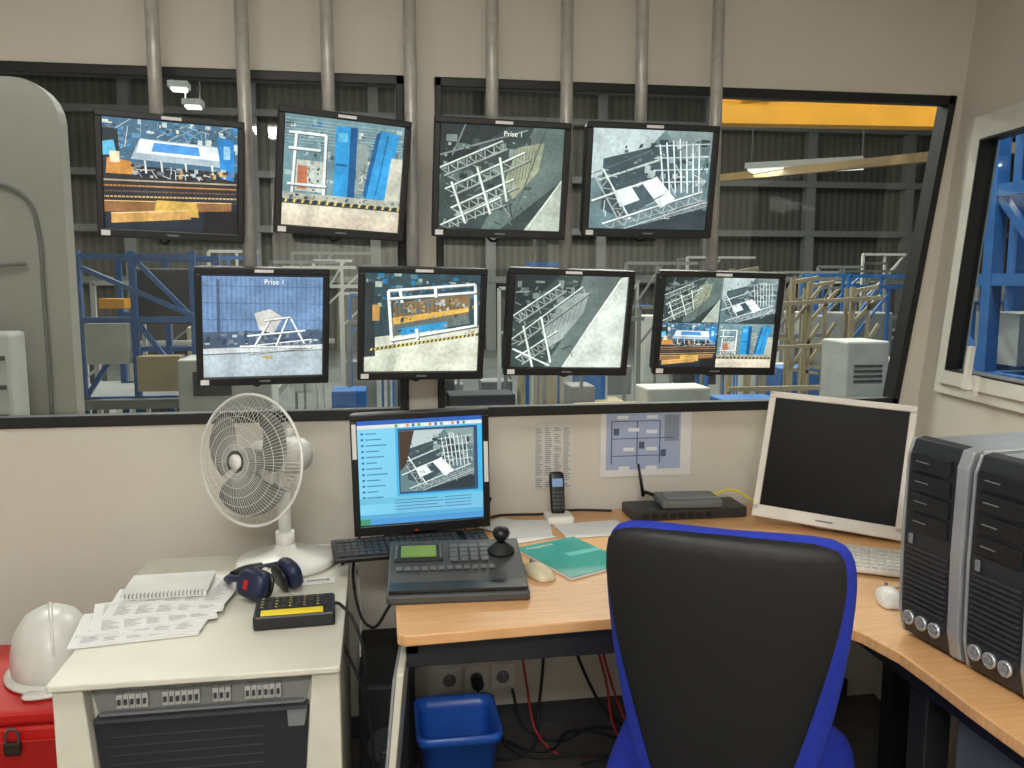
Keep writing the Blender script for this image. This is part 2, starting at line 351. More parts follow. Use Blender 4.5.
def pic_ui(p):
    p.rect(0,0,1,1,(120,190,225)); p.rect(0,0,1,.05,(50,100,185)); p.rect(0,.05,1,.085,(214,218,214))
    p.rect(0,.085,.3,.94,(128,206,236))
    for i in range(13): p.rect(.03,.12+i*.055,.05,.14+i*.055,(60,100,160)); p.rect(.065,.125+i*.055,.12+.1*((i*7)%5)/5+.03,.136+i*.055,(70,130,170))
    p.rect(.3,.085,1,.74,(70,176,224)); p.rect(.32,.1,.96,.72,(50,80,110))
    p.t=(.33,.12,.6,.58); pic_mono2(p); p.t=(0,0,1,1)
    p.poly([(.33,.12),(.45,.12),(.38,.44),(.33,.5)],(70,56,46))
    for i in range(14): p.rect(.3+i*.045,.052,.32+i*.045,.08,[(60,160,90),(240,240,240),(220,140,60),(60,90,170)][i%4])
    p.rect(0,.74,1,.8,(110,190,220))
    for i in range(4): p.rect(.28,.77+i*.03,.62+.05*(i%2),.776+i*.03,(40,100,140)); p.rect(.68,.77+i*.03,.9,.776+i*.03,(40,100,140))
    p.rect(0,.9,1,.94,(90,170,210)); p.rect(0,.94,1,1,(80,150,205)); p.rect(0,.94,.08,1,(70,150,110))

# ------------------------------------------------------------------ monitors
SEED=[10]
SCROFF=mat('screen_dark',(9,9,10),.35,var=.02,spec=.12)
def lcd_panel(par,w,h,fn,bez=.018,body=BLACK,depth=.045,label=True,off=False,chin=.006,smat=None):
    boxes('bezel',[(-w/2,-.012,h/2-bez,w/2,.01,h/2),(-w/2,-.012,-h/2,w/2,.01,-h/2+bez+chin),
                   (-w/2,-.012,-h/2+bez,-w/2+bez,.01,h/2-bez),(w/2-bez,-.012,-h/2+bez,w/2,.01,h/2-bez)],body,par,bevel=.003)
    box('back_shell',(w-.006,depth,h-.006),(0,.01+depth/2,0),body,par,bevel=.012)
    box('rear_housing',(w*.55,.03,h*.55),(0,.02+depth,0),body,par,bevel=.01)
    sw=w-2*bez+.002; sh=h-2*bez-chin+.002
    if off:
        box('screen_off',(sw,.004,sh),(0,-.004,chin/2),SCROFF,par)
    else:
        SEED[0]+=1
        p=Pic(SEED[0]); fn(p); p.build('screen',sw,sh,smat or M_SCREEN,par,(0,0,chin/2),step=.000008,var=.10,haze=0 if smat else .07)
    if label:
        box('label_sticker',(.05,.001,.008),(0,-.0127,h/2-.009),PAPER,par)
        box('inventory_sticker',(.022,.001,.014),(-w/2+.02,-.0127,-h/2+.012),PAPER,par)
        box('logo',(.03,.001,.004),(0,-.0127,-h/2+.012),GREYP,par)
TXT=mat('screen_text',(225,230,225),.5,emit=(225,230,225),es=.7)
def cctv(x,z,w,h,polex,roll,yaw,fn,title=None,tilt=8):
    e=empty('cctv_monitor',(x,-.25,z),(0,0,0))
    pn=empty('panel',(0,0,0),(rad(tilt),rad(roll),rad(yaw)),e)
    lcd_panel(pn,w,h,fn)
    if title: text('screen_title',title,.020,TXT,pn,(-.0,-.0115,h/2-.045))
    px=polex-x
    zt=2.6-z
    cyl('ceiling_pole',.0185,zt+.12,(px,.10,(zt-.12)/2),STEEL,e)
    box('pole_clamp',(.07,.05,.09),(px,.085,0),BLACKM,e,bevel=.006)
    box('mount_arm',(abs(px)+.06,.04,.05),(px/2,.075,0),BLACKM,e)
    cyl('ceiling_flange',.05,.01,(px,.10,zt-.006),STEEL,e)
    tubes('video_cable',[[(px+.01,.08,-h/2+.06),(px*.6,.06,-h/2-.005),(px*.6-.03,.08,-h/2+.02),(px*.7,.11,.1)]],.004,BLACKM,e)
    return e
PX=[-.592,-.356,-.125,.108,.345,.568,.797,1.035]
cctv(-.537,1.770,.370,.326,PX[0],1.8,13,pic_machine)
cctv(-.085,1.784,.362,.334,PX[2],3.2,13,pic_gantry)
cctv(.357,1.783,.390,.328,PX[4],1.2,2,pic_mono1,'Prise 1')
cctv(.798,1.786,.396,.324,PX[6],.6,0,pic_mono2)
cctv(-.312,1.370,.358,.33,PX[1],.8,13,pic_wall,'Prise 1')
cctv(.128,1.374,.366,.325,PX[3],1.2,6,pic_frame)
cctv(.558,1.374,.380,.316,PX[5],1.6,4,pic_mono3)
cctv(1.020,1.368,.388,.316,PX[7],1.2,-2,pic_quad)

# ------------------------------------------------------------------ room shell
boxes('wall_front',[(-2.3,0,-.02,1.715,.05,1.075),(-2.3,0,2.105,1.88,.05,2.62),(.085,0,1.075,.195,.05,2.105),(-2.3,0,1.075,-1.9,.05,2.105)],WALL)
prismy('wall_front_corner',[(1.715,-.02),(1.77,-.02),(2.035,2.62),(1.88,2.62),(1.88,2.105),(1.93,2.105),(1.778,1.075),(1.715,1.075)],0,.05,WALL)
# right wall: leans outward
def RW(s,z,off=0):
    return Vector((1.873+.099*(z-1.08)-.139*s+off*.985,-.99*s-off*.139,z))
def rpiece(name,s0,z0,s1,z1,o0,o1,m,parent=None):
    return hexa(name,[RW(s0,z0,o0),RW(s1,z0,o0),RW(s1,z0,o1),RW(s0,z0,o1)],[RW(s0,z1,o0),RW(s1,z1,o0),RW(s1,z1,o1),RW(s0,z1,o1)],m,parent)
W0,W1,WZ0,WZ1=.13,1.15,1.13,2.02
wr=[rpiece('wall_right',-.05,-.02,4.6,WZ0,0,.06,WALL),rpiece('wr2',-.05,WZ1,4.6,2.62,0,.06,WALL),
    rpiece('wr3',-.05,WZ0,W0+.01,WZ1,0,.06,WALL),rpiece('wr4',W1-.01,WZ0,4.6,WZ1,0,.06,WALL)]
def join(objs):
    bm=bmesh.new()
    for o in objs: bm.from_mesh(o.data)
    me=objs[0].data; bm.to_mesh(me); bm.free()
    for o in objs[1:]: bpy.data.objects.remove(o)
join(wr)
box('wall_left',(.12,4.7,2.64),(-2.36,-2.25,1.3),WALL)
box('wall_back',(4.6,.12,2.64),(-.4,-4.56,1.3),WALL)
box('ceiling',(4.6,4.7,.1),(-.2,-2.25,2.67),mat('ceiling_tile',(222,220,212),.8))
box('floor',(4.8,4.7,.08),(-.2,-2.25,-.04),mat('floor_lino',(84,82,82),.6,var=.2,scale=12))
# window glass: transparent with a Schlick reflection that is the same from both sides
glass=bpy.data.materials.new('window_glass'); glass.use_nodes=True
nt=glass.node_tree; nt.nodes.clear(); NN=nt.nodes.new; LK=nt.links.new
o_=NN('ShaderNodeOutputMaterial'); tr=NN('ShaderNodeBsdfTransparent'); gl=NN('ShaderNodeBsdfGlossy'); mx=NN('ShaderNodeMixShader')
tr.inputs['Color'].default_value=(.9,.93,.92,1); gl.inputs['Roughness'].default_value=.02; gl.inputs['Color'].default_value=(.8,.8,.8,1)
lw=NN('ShaderNodeLayerWeight'); lw.inputs['Blend'].default_value=.5
pw=NN('ShaderNodeMath'); pw.operation='POWER'; pw.inputs[1].default_value=5
ma=NN('ShaderNodeMath'); ma.operation='MULTIPLY_ADD'; ma.inputs[1].default_value=.9; ma.inputs[2].default_value=.035
LK(lw.outputs['Facing'],pw.inputs[0]); LK(pw.outputs[0],ma.inputs[0]); LK(ma.outputs[0],mx.inputs[0])
LK(tr.outputs[0],mx.inputs[1]); LK(gl.outputs[0],mx.inputs[2]); LK(mx.outputs[0],o_.inputs[0])
w1=empty('window_1')
boxes('frame',[(-1.92,-.012,1.06,.095,.03,1.095),(-1.92,-.012,2.085,.095,.03,2.115),(-1.92,-.012,1.06,-1.89,.03,2.115),(.068,-.012,1.06,.095,.052,2.115)],RUBBER,w1,bevel=.004)
box('glass_pane',(2.0,.006,1.05),(-.91,.04,1.59),glass,w1)
w2=empty('window_2')
boxes('frame',[(.187,-.012,1.06,1.79,.03,1.092),(.187,-.012,2.085,1.94,.03,2.115),(.187,-.012,1.06,.210,.052,2.115)],RUBBER,w2,bevel=.004)
prismy('frame_side',[(1.765,1.06),(1.79,1.06),(1.945,2.115),(1.92,2.115)],-.012,.052,RUBBER,w2)
prismy('glass_pane',[(.19,1.07),(1.77,1.07),(1.925,2.1),(.19,2.1)],.037,.043,glass,w2)
w3=empty('window_3')
def frame_r(s0,z0,s1,z1,t,o0,o1,m,tag):
    rpiece(tag+'_bottom',s0,z0,s1,z0+t,o0,o1,m,w3); rpiece(tag+'_top',s0,z1-t,s1,z1,o0,o1,m,w3)
    rpiece(tag+'_side_a',s0,z0+t,s0+t,z1-t,o0,o1,m,w3); rpiece(tag+'_side_b',s1-t,z0+t,s1,z1-t,o0,o1,m,w3)
WP=mat('window_pvc',(222,220,210),.4)
frame_r(W0,WZ0,W1,WZ1,.04,-.02,.05,WP,'outer_frame')
frame_r(W0+.035,WZ0+.035,W1-.035,WZ1-.035,.045,-.035,.02,WP,'sash')
frame_r(W0+.078,WZ0+.078,W1-.078,WZ1-.078,.006,-.036,.02,RUBBER,'gasket')
rpiece('glass_pane',W0+.07,WZ0+.07,W1-.07,WZ1-.07,.0,.006,glass,w3)
rpiece('handle_plate',.385,1.15,.415,1.21,-.05,-.035,WHITEP,w3)
rpiece('handle_lever',.39,1.17,.41,1.30,-.075,-.06,WHITEP,w3)
rpiece('handle_neck',.392,1.17,.408,1.19,-.065,-.045,WHITEP,w3)

# ------------------------------------------------------------------ camera
cam=bpy.data.cameras.new('camera'); co=bpy.data.objects.new('camera',cam); COL.objects.link(co)
cam.sensor_width=36; cam.lens=850/1024*36; cam.clip_start=.02; cam.clip_end=200
co.location=(0,-2.7,1.5); co.rotation_euler=(rad(83),0,rad(-9)); S.camera=co

# ------------------------------------------------------------------ lights in room
def ceiling_lamp(x,y,w,d,en):
    e=empty('ceiling_light',(x,y,2.60))
    box('housing',(w+.04,d+.04,.05),(0,0,-.005),WHITEP,e,bevel=.005)
    box('diffuser',(w,d,.006),(0,0,-.034),mat('lamp_diffuser',(255,250,238),.5,emit=(255,248,232),es=2.2),e)
    L=bpy.data.lights.new('tube_light','AREA'); L.shape='RECTANGLE'; L.size=w; L.size_y=d; L.energy=en; L.color=(1,.98,.94)
    o=bpy.data.objects.new('tube_light',L); COL.objects.link(o); o.parent=e; o.location=(0,0,-.045)
ceiling_lamp(-.2,-1.75,1.2,.3,19)
ceiling_lamp(-.2,-3.75,1.3,.5,84)
world=bpy.data.worlds.new('world'); S.world=world; world.use_nodes=True
world.node_tree.nodes['Background'].inputs[0].default_value=(.5,.55,.6,1); world.node_tree.nodes['Background'].inputs[1].default_value=.12

# ------------------------------------------------------------------ things on the wall
p=Pic(); p.rect(0,0,1,1,(208,208,202))
for i in range(30):
    for j in range(4):
        if random.random()<.9: p.rect(.08+j*.23,.05+i*.031,.08+j*.23+random.uniform(.1,.18),.062+i*.031,(130,130,134))
e=empty('wall_list_sheet',(.562,-.004,.92)); p.build('sheet',.136,.215,M_PRINT,e,(0,0,0))
e=empty('wall_layout_plan',(.882,-.004,.962),(0,0,0))
p=Pic(); p.rect(0,0,1,1,(224,224,222)); p.rect(.06,.05,.88,.9,(166,180,212)); p.rect(.7,.12,.86,.5,(136,146,164))
for q in [(.12,.2,.65,.2),(.12,.45,.8,.45),(.12,.7,.65,.7),(.12,.2,.12,.82),(.4,.2,.4,.82),(.65,.2,.65,.82)]: p.line(*q,.012,(70,84,130))
for (x,y) in [(.18,.12),(.3,.3),(.5,.12),(.5,.33),(.25,.58),(.5,.58),(.2,.85),(.5,.85)]: p.rect(x,y,x+.12,y+.05,(228,232,240))
for (x,y) in [(.14,.3),(.42,.5),(.66,.62)]: p.rect(x,y,x+.06,y+.1,(80,92,120))
p.build('sheet',.315,.235,M_PRINT,e,(0,0,0))
def outlet(x,z,plug=False):
    e=empty('wall_outlet',(x,-.006,z)); box('plate',(.08,.012,.08),(0,0,0),WHITEP,e,bevel=.004)
    cyl('socket',.022,.004,(0,-.007,0),GREYP,e,(rad(90),0,0)); cyl('pin',.003,.012,(0,-.008,.012),STEEL,e,(rad(90),0,0))
    if plug: cyl('plug',.02,.05,(0,-.03,0),BLACK,e,(rad(90),0,0)); tubes('plug_cable',[[(0,-.055,0),(0,-.08,-.03),(.03,-.06,-.12),(.06,-.06,-.15)]],.004,BLACKM,e)
for i in range(3): outlet(.215+i*.09,.175,i in(1,))
box('baseboard_front',(3.9,.015,.07),(-.3,-.008,.035),mat('skirting_dark',(60,60,62),.5))

# ------------------------------------------------------------------ desk
dk=empty('corner_desk')
outl=[(.03,-.025),(1.80,-.025),(1.555,-1.95),(1.04,-1.95),(1.04,-1.40),(1.045,-1.28),(1.045,-1.18),(1.025,-1.08),(.985,-1.0),(.92,-.95),(.84,-.925),(.7,-.918),(.54,-.918),(.3,-.928),(.045,-.94),(.03,-.925)]
prism('worktop',outl,.715,.74,WOOD,dk,bevel=.003)
boxes('frame_beam',[(.05,-.86,.63,.95,-.83,.705),(.06,-.3,.655,1.6,-.27,.70),(.05,-.86,.66,.08,-.2,.714),(1.10,-1.9,.65,1.13,-.9,.70)],DARK,dk,bevel=.003)
boxes('legs',[(.05,-.30,0,.09,-.24,.7),(1.13,-1.16,0,1.19,-1.10,.714),(1.1,-1.2,0,1.16,-.6,.03),(1.5,-.5,0,1.56,-.44,.7),(1.12,-1.9,0,1.18,-1.84,.714)],DARK,dk,bevel=.004)
# drawer pedestal
pd=empty('drawer_pedestal',(1.15,-1.24,0))
box('body',(.34,.43,.64),(.17,-.215,.36),DGREY,pd,bevel=.005)
for i in range(3):
    box('drawer_front_%d'%(i+1),(.012,.42,.195),(-.006,-.215,.575-i*.21),mat('drawer_grey',(92,98,110),.4),pd,bevel=.004)
    box('drawer_handle_%d'%(i+1),(.012,.14,.012),(-.018,-.215,.64-i*.21),BLACK,pd,bevel=.003)
for i,(a,b) in enumerate([(.04,-.04),(.30,-.04),(.04,-.39),(.30,-.39)]): cyl('caster_%d'%(i+1),.02,.03,(a,b,.02),BLACK,pd,(rad(90),0,0))

# ------------------------------------------------------------------ desk monitor
e=empty('desk_monitor',(.117,-.305,.955))
pn=empty('panel',(0,0,0),(rad(2),rad(-1.2),rad(3)),e); lcd_panel(pn,.392,.352,pic_ui,bez=.019,label=False,chin=.01,smat=M_SCREENUI)
box('led',(.01,.001,.004),(-.02,-.0127,-.168),mat('led_red',(160,30,30),.4),pn)
box('note_strip',(.012,.001,.12),(.186,-.0128,.02),PAPER,pn)
box('note_strip_b',(.012,.001,.10),(-.186,-.0128,.1),PAPER,pn)
box('stand_neck',(.07,.03,.17),(.01,.075,-.125),BLACK,e,bevel=.006)
lathe('stand_base',[(.001,0),(.12,0),(.125,.006),(.11,.014),(.04,.02),(.001,.02)],BLACK,e,(.01,.115,-.215),sx=1,sy=.6)

# white monitor on the right
e=empty('white_monitor',(1.368,-.335,.945))
pn=empty('panel',(0,0,0),(rad(-20),rad(2.5),rad(-38)),e)
WM=mat('monitor_white',(222,218,208),.4)
lcd_panel(pn,.43,.402,None,bez=.02,body=WM,off=True,label=False,chin=.018)
box('logo',(.05,.001,.005),(0,-.0127,-.184),GREYP,pn)
box('stand_neck',(.10,.035,.17),(.055,.09,-.115),WM,e,rot=(0,0,rad(-36)),bevel=.008)
lathe('stand_base',[(.001,0),(.12,0),(.125,.008),(.10,.016),(.001,.02)],WM,e,(.05,.07,-.204))

# ------------------------------------------------------------------ keyboards
def keyboard(name,loc,rz,body,keym,w=.44,d=.165,tilt=4):
    e=empty(name,loc,(rad(tilt),0,rad(rz)))
    box('base',(w,d,.016),(0,0,.013),body,e,bevel=.005)
    k=[]; r0=d/2-.02
    for row in range(6):
        y=r0-row*.0235-(0.006 if row else 0); x=-w/2+.014; i=0
        if y-.016<-d/2: continue
        while x<w/2-.02:
            wd=.017
            if row==5 and i==4: wd=.10
            if not (abs(x-.075)<.004 or abs(x-.14)<.004): k.append((x,y-.016,.018,x+wd,y+.001,.0255))
            x+=wd+.002; i+=1
    boxes('keys',k,keym,e,bevel=.0015)
    return e
keyboard('black_keyboard',(.085,-.372,.747),6,BLACK,mat('key_black',(50,52,55),.5),d=.145)
keyboard('white_keyboard',(1.25,-.66,.745),-32,WM,mat('key_white',(196,193,184),.5))

# CCTV control keyboard with joystick
e=empty('joystick_control_keyboard',(.186,-.628,.741),(0,0,rad(-3)))
INT=mat('console_grey',(66,68,68),.5)
xprism('console_body',[(-.145,0),(-.145,.022),(-.075,.034),(.14,.066),(.145,.06),(.145,0)],-.17,.17,INT,e,bevel=.005)
tl=math.atan2(.032,.215)
tp=empty('console_face',(0,.03,.0505),(tl,0,0),e)
box('display_frame',(.125,.09,.006),(-.095,.035,.001),BLACK,tp,bevel=.002)
box('display_screen',(.09,.062,.002),(-.095,.038,.005),mat('lcd_green',(110,140,60),.3,emit=(110,150,60),es=.2),tp)
KG=mat('key_grey',(96,100,100),.5)
k=[]
for i in range(6): k+=[(-.155,.075-i*.013-.009,.003,-.148,.075-i*.013,.007),(-.042,.075-i*.013-.009,.003,-.035,.075-i*.013,.007)]
for i in range(4):
    for j in range(4): k.append((-.015+j*.026,.07-i*.024-.017,.001,-.015+j*.026+.02,.07-i*.024,.007))
for j in range(12): k.append((-.15+j*.021,-.062,.001,-.15+j*.021+.015,-.046,.006))
boxes('buttons',k,KG,tp,bevel=.0015)
lathe('joystick_gaiter',[(.001,.002),(.036,.002),(.034,.008),(.018,.022),(.012,.028),(.001,.03)],BLACKM,tp,(.118,.03,0))
lathe('joystick_handle',[(.001,.02),(.011,.02),(.011,.034),(.02,.044),(.023,.054),(.019,.064),(.001,.068)],BLACK,tp,(.118,.03,0))
box('palm_rest',(.33,.055,.006),(0,-.112,.03),BLACK,e)

# ------------------------------------------------------------------ mice
def mouse(name,loc,rz,m,cable):
    e=empty(name,loc,(0,0,rad(rz)))
    rings=[]
    for (y,w,h) in [(-.055,.012,.008),(-.05,.024,.018),(-.03,.031,.03),(0,.031,.036),(.03,.028,.029),(.05,.024,.018),(.057,.014,.01)]:
        r=[]
        for i in range(14):
            a=2*math.pi*i/14; z=math.sin(a); r.append((w*math.cos(a),y,h*max(0,z)**.8 if z>0 else 0.0))
        rings.append(r)
    loft('shell',rings,m,e)
    cyl('wheel',.008,.006,(0,.035,.026),GREYP,e,(0,rad(90),0))
    tubes('mouse_cable',[cable],.0025,m,e)
mouse('beige_mouse',(.40,-.615,.741),20,mat('mouse_beige',(206,196,164),.4),[(0,.055,.01),(.0,.10,.004),(-.03,.18,.004),(-.03,.27,.004),(.02,.33,.004)])
mouse('white_mouse',(1.19,-.92,.741),-20,WHITEP,[(0,.055,.01),(.03,.09,.004),(.10,.13,.004),(.2,.17,.004)])

# magazine & papers
e=empty('teal_brochure',(0,0,.741))
TEAL=mat('teal_cover',(30,150,140),.35,var=.12,scale=12)
q=[(.375,-.405),(.56,-.325),(.655,-.575),(.475,-.665)]
prism('pages',q,0,.006,PAPER,e); prism('cover',q,.006,.0075,TEAL,e)
prism('cover_band',[(.50,-.475),(.60,-.435),(.61,-.46),(.51,-.5)],.0076,.008,mat('cover_band',(90,190,185),.4),e)
text('cover_title','MAGAZINE',.018,PAPER,e,(.405,-.43,.0082),rot=(0,0,rad(23)))
e=empty('loose_papers',(.42,-.24,.741))
for i,(dx,dy,a) in enumerate([(0,0,20),(.03,.03,-8),(-.03,.05,40)]): box('sheet_%d'%(i+1),(.13,.18,.0012),(dx,dy,.001+i*.0013),PAPER,e,(0,0,rad(a)))
e=empty('desk_paper',(.64,-.24,.741)); box('sheet_1',(.21,.15,.0012),(0,0,.001),PAPER,e,(0,0,rad(5)))
# cordless phone
e=empty('cordless_phone',(.555,-.14,.741))
box('cradle',(.085,.08,.025),(0,0,.0125),WHITEP,e,bevel=.008)
hs=empty('handset_pose',(0,.01,.018),(rad(-14),0,0),e)
loft('handset',[[(x*sx,y*sy,z) for x,y in rrect(1,1,.3,3)] for z,sx,sy in [(0,.040,.018),(.01,.046,.024),(.07,.046,.024),(.12,.05,.024),(.133,.046,.02),(.138,.03,.012)]],BLACK,hs)
box('display',(.034,.002,.026),(0,-.0125,.102),mat('phone_lcd',(120,150,190),.3,emit=(110,140,190),es=.2),hs)
boxes('keypad',[(-.018+j*.013,-.0145,.02+i*.012,-.018+j*.013+.009,-.012,.02+i*.012+.007) for i in range(5) for j in range(3)],DGREY,hs)
# network box + router
e=empty('network_switch',(.975,-.12,.741))
box('case',(.38,.13,.034),(0,0,.017),mat('switch_dark',(46,48,50),.45),e,bevel=.004)
boxes('ports',[(-.16+i*.03,-.067,.008,-.14+i*.03,-.064,.022) for i in range(8)],BLACK,e)
e=empty('wifi_router',(.985,-.125,.776),(0,0,rad(-4)))
box('case',(.20,.13,.026),(0,0,.014),mat('router_grey',(100,104,106),.4),e,bevel=.008)
box('top_ridge',(.16,.09,.006),(0,0,.029),GREYP,e,bevel=.003)
tubes('antenna_arm',[[(-.095,.05,.018),(-.13,.05,.03)]],.006,BLACK,e,smooth=False)
cyl('antenna',.006,.11,(-.143,.05,.07),BLACK,e,(0,rad(-10),0),r2=.004)
tubes('yellow_network_cable',[[(1.08,-.11,.80),(1.15,-.10,.81),(1.19,-.15,.79),(1.24,-.10,.76),(1.3,-.08,.746)]],.0035,YEL)
tubes('desk_cables',[[(.30,-.14,.745),(.36,-.08,.75),(.44,-.06,.746),(.52,-.07,.747),(.6,-.05,.75),(.75,-.06,.746)],
  [(.24,-.2,.745),(.3,-.07,.748),(.35,-.05,.8),(.33,-.03,.78),(.25,-.04,.745)],
  [(-.02,-.2,.748),(-.06,-.16,.80),(-.02,-.1,.82),(.06,-.09,.78),(.1,-.07,.75)]],.004,BLACKM)

# ------------------------------------------------------------------ tower PCs
def tower(x,y,rz):
    e=empty('tower_computer',(x,y,.741),(0,0,rad(rz)))
    W=.165;D=.42;H=.435
    box('chassis',(D-.03,W-.006,H-.012),(D/2+.015,-W/2,H/2),mat('tower_side',(150,154,158),.4,metal=.3),e,bevel=.006)
    prof=[(.035,0),(.012,.01),(0,.06),(-.004,.22),(0,.395),(.012,.43),(.035,.435)]
    n=len(prof)
    def fb(name,y0,y1,dx,m):
        o=link(name,solid(name,[(a+dx,y0,b) for a,b in prof]+[(a+dx,y1,b) for a,b in prof],n),m,e); bev(o,.003)
    TD=mat('tower_front',(40,43,48),.4)
    fb('front_panel',-.006,-.136,0,TD); fb('silver_rail',-.136,-W,-.004,SILVER); fb('silver_edge',0,-.006,-.003,SILVER)
    boxes('drive_bays',[(-.009,-.125,.37-i*.042,.0,-.018,.405-i*.042) for i in range(4)],mat('bay_black',(26,28,31),.35),e,bevel=.002)
    boxes('bay_slots',[(-.011,-.07,.387-i*.042,-.008,-.035,.389-i*.042) for i in range(4)],GREYP,e)
    boxes('grille_slats',[(-.007,-.128,.08+i*.011,.0,-.014,.084+i*.011) for i in range(12)],mat('slat',(58,61,66),.4),e)
    box('power_button',(.006,.010,.022),(-.008,-.03,.222),GREYP,e,bevel=.002)
    for i in range(3):
        lathe('vent_ring_%d'%(i+1),[(.009,0),(.0155,0),(.0155,.006),(.012,.008),(.009,.004)],mat('chrome_ring',(190,194,198),.25,metal=.6),e,(-.0,-.032-i*.036,.05),(0,rad(-90),0),seg=24)
        cyl('vent_hub_%d'%(i+1),.007,.01,(-.003,-.032-i*.036,.05),GREYP,e,(0,rad(90),0),seg=16)
tower(1.099,-1.094,7); tower(1.118,-1.272,6)

# ------------------------------------------------------------------ office chair
ch=empty('office_chair',(.736,-1.075,0),(0,0,rad(-28)))
def ringxy(w,t,z,y0,curve,n=28,pw=3.0,x0=0):
    r=[]
    for i in range(n):
        a=2*math.pi*i/n; c,s=math.cos(a),math.sin(a)
        x=w*math.copysign(abs(c)**(2/pw),c); y=t*math.copysign(abs(s)**(2/pw),s)
        r.append((x+x0,y0+y+curve*(x/.24)**2,z))
    return r
CH=mat('chair_shell',(16,17,20),.55,var=.1,bump=.2,bscale=500)
bk=empty('backrest_pose',(0,-.27,.515),(rad(7),0,0),ch)
prof=[(.0,.12,.02),(.02,.145,.03),(.1,.166,.035),(.2,.184,.036),(.3,.202,.036),(.4,.212,.036),(.48,.216,.034),(.525,.21,.03),(.552,.194,.024),(.566,.165,.014)]
loft('backrest_cushion',[ringxy(w,t,z,0,.035) for z,w,t in prof],BLUEF,bk)
prof2=[(-.02,.075,.01),(.0,.09,.016),(.1,.122,.02),(.2,.148,.022),(.3,.174,.022),(.4,.195,.022),(.48,.205,.02),(.54,.2,.016),(.566,.18,.01)]
loft('backrest_shell',[ringxy(w,t,z,-.026,.033,x0=-.006) for z,w,t in prof2],CH,bk)
loft('spine_support',[[(x*.09,y*.03-.03+dy,z) for x,y in rrect(1,1,.3,3)] for z,dy in [(-.16,.06),(-.08,.02),(0,-.0),(.12,.005),(.2,.012)]],CH,bk)
loft('seat_cushion',[[(x*w,y*d,z) for x,y in rrect(1,1,.28,5)] for z,w,d in [(.42,.42,.42),(.43,.48,.48),(.46,.51,.50),(.49,.50,.49),(.505,.44,.43)]],BLUEF,ch)
box('seat_pan',(.38,.38,.03),(0,0,.41),CH,ch,bevel=.01)
box('back_bracket',(.07,.22,.02),(0,-.2,.39),CH,ch,bevel=.005)
cyl('gas_lift',.025,.26,(0,0,.27),CH,ch); cyl('hub',.04,.07,(0,0,.11),CH,ch)
for i in range(5):
    a=2*math.pi*i/5+.3; c,s=math.cos(a),math.sin(a)
    loft('base_leg_%d'%(i+1),[[(c*r-s*x*w,s*r+c*x*w,z+y*h) for x,y in rrect(1,1,.2,2)] for r,w,h,z in [(.02,.05,.05,.11),(.15,.045,.035,.1),(.30,.035,.025,.075)]],CH,ch,sub=0)
    cyl('caster_%d'%(i+1),.027,.05,(c*.30,s*.30,.028),BLACK,ch,(rad(90),0,a),bevel=.006)
    cyl('caster_pin_%d'%(i+1),.008,.03,(c*.30,s*.30,.06),BLACK,ch)
tubes('height_lever',[[(.05,.0,.4),(.2,.0,.39),(.29,.0,.385)]],.006,BLACK,ch)

# ------------------------------------------------------------------ waste bin
e=empty('waste_bin',(.195,-.50,0))
def sq(w,d,z,r=.03): return [(x,y,z) for x,y in rrect(w,d,r,4)]
loft('bucket',[sq(.16,.15,0),sq(.165,.155,.01),sq(.208,.215,.29),sq(.228,.235,.29),sq(.228,.235,.315),sq(.213,.22,.315),sq(.198,.205,.28),sq(.155,.145,.015),sq(.15,.14,.012)],BLUEP,e,sub=0)

# ------------------------------------------------------------------ electrical cabinet on the left
c=empty('electrical_cabinet',(-.375,-.585,0))
prism('top_plate',rrect(.574,.79,.008,4,-.002,.0),.686,.70,BEIGET,c,bevel=.003)
box('body',(.55,.70,.65),(0,.02,.36),BEIGE,c,bevel=.005)
prismy('left_pillar',[(-.283,.686),(-.226,.686),(-.175,.05),(-.283,.05)],-.378,-.33,BEIGE,c,bevel=.004)
prismy('right_pillar',[(.283,.686),(.226,.686),(.175,.05),(.283,.05)],-.378,-.33,BEIGE,c,bevel=.004)
box('plinth',(.56,.72,.05),(0,0,.025),DGREY,c)
prismy('breaker_bay',[(-.224,.675),(.224,.675),(.208,.600),(-.208,.600)],-.338,-.33,mat('bay_grey',(128,130,128),.5),c)
b=[];bl=[]
for (x0,n) in [(-.17,5),(-.08,6),(.02,3),(.085,6)]:
    for i in range(n): b.append((x0+i*.0125,-.352,.622,x0+i*.0125+.0115,-.338,.652)); bl.append((x0+i*.0125+.003,-.358,.632,x0+i*.0125+.0085,-.352,.642))
boxes('breakers',b,mat('breaker_grey',(176,178,174),.5),c,bevel=.001); boxes('breaker_levers',bl,DGREY,c)
boxes('bay_shelf',[(-.205,-.35,.606,.205,-.338,.612)],GREYP,c)
prismy('smoked_door',[(-.216,.596),(.216,.596),(.172,.06),(-.172,.06)],-.352,-.34,mat('smoked_glass',(40,43,46),.15,var=.02),c)
boxes('door_louvres',[(-.19,-.354,.56-i*.02,.12,-.352,.562-i*.02) for i in range(18)],mat('louvre',(56,59,62),.4),c)
prismy('door_label',[(.17,.594),(.212,.594),(.205,.556),(.172,.556)],-.354,-.352,GREYP,c)
prismy('bay_cover',[(-.226,.684),(.226,.684),(.224,.676),(-.224,.676)],-.36,-.33,DGREY,c)
prismy('bay_sill',[(-.214,.603),(.214,.603),(.213,.596),(-.213,.596)],-.36,-.33,DGREY,c)
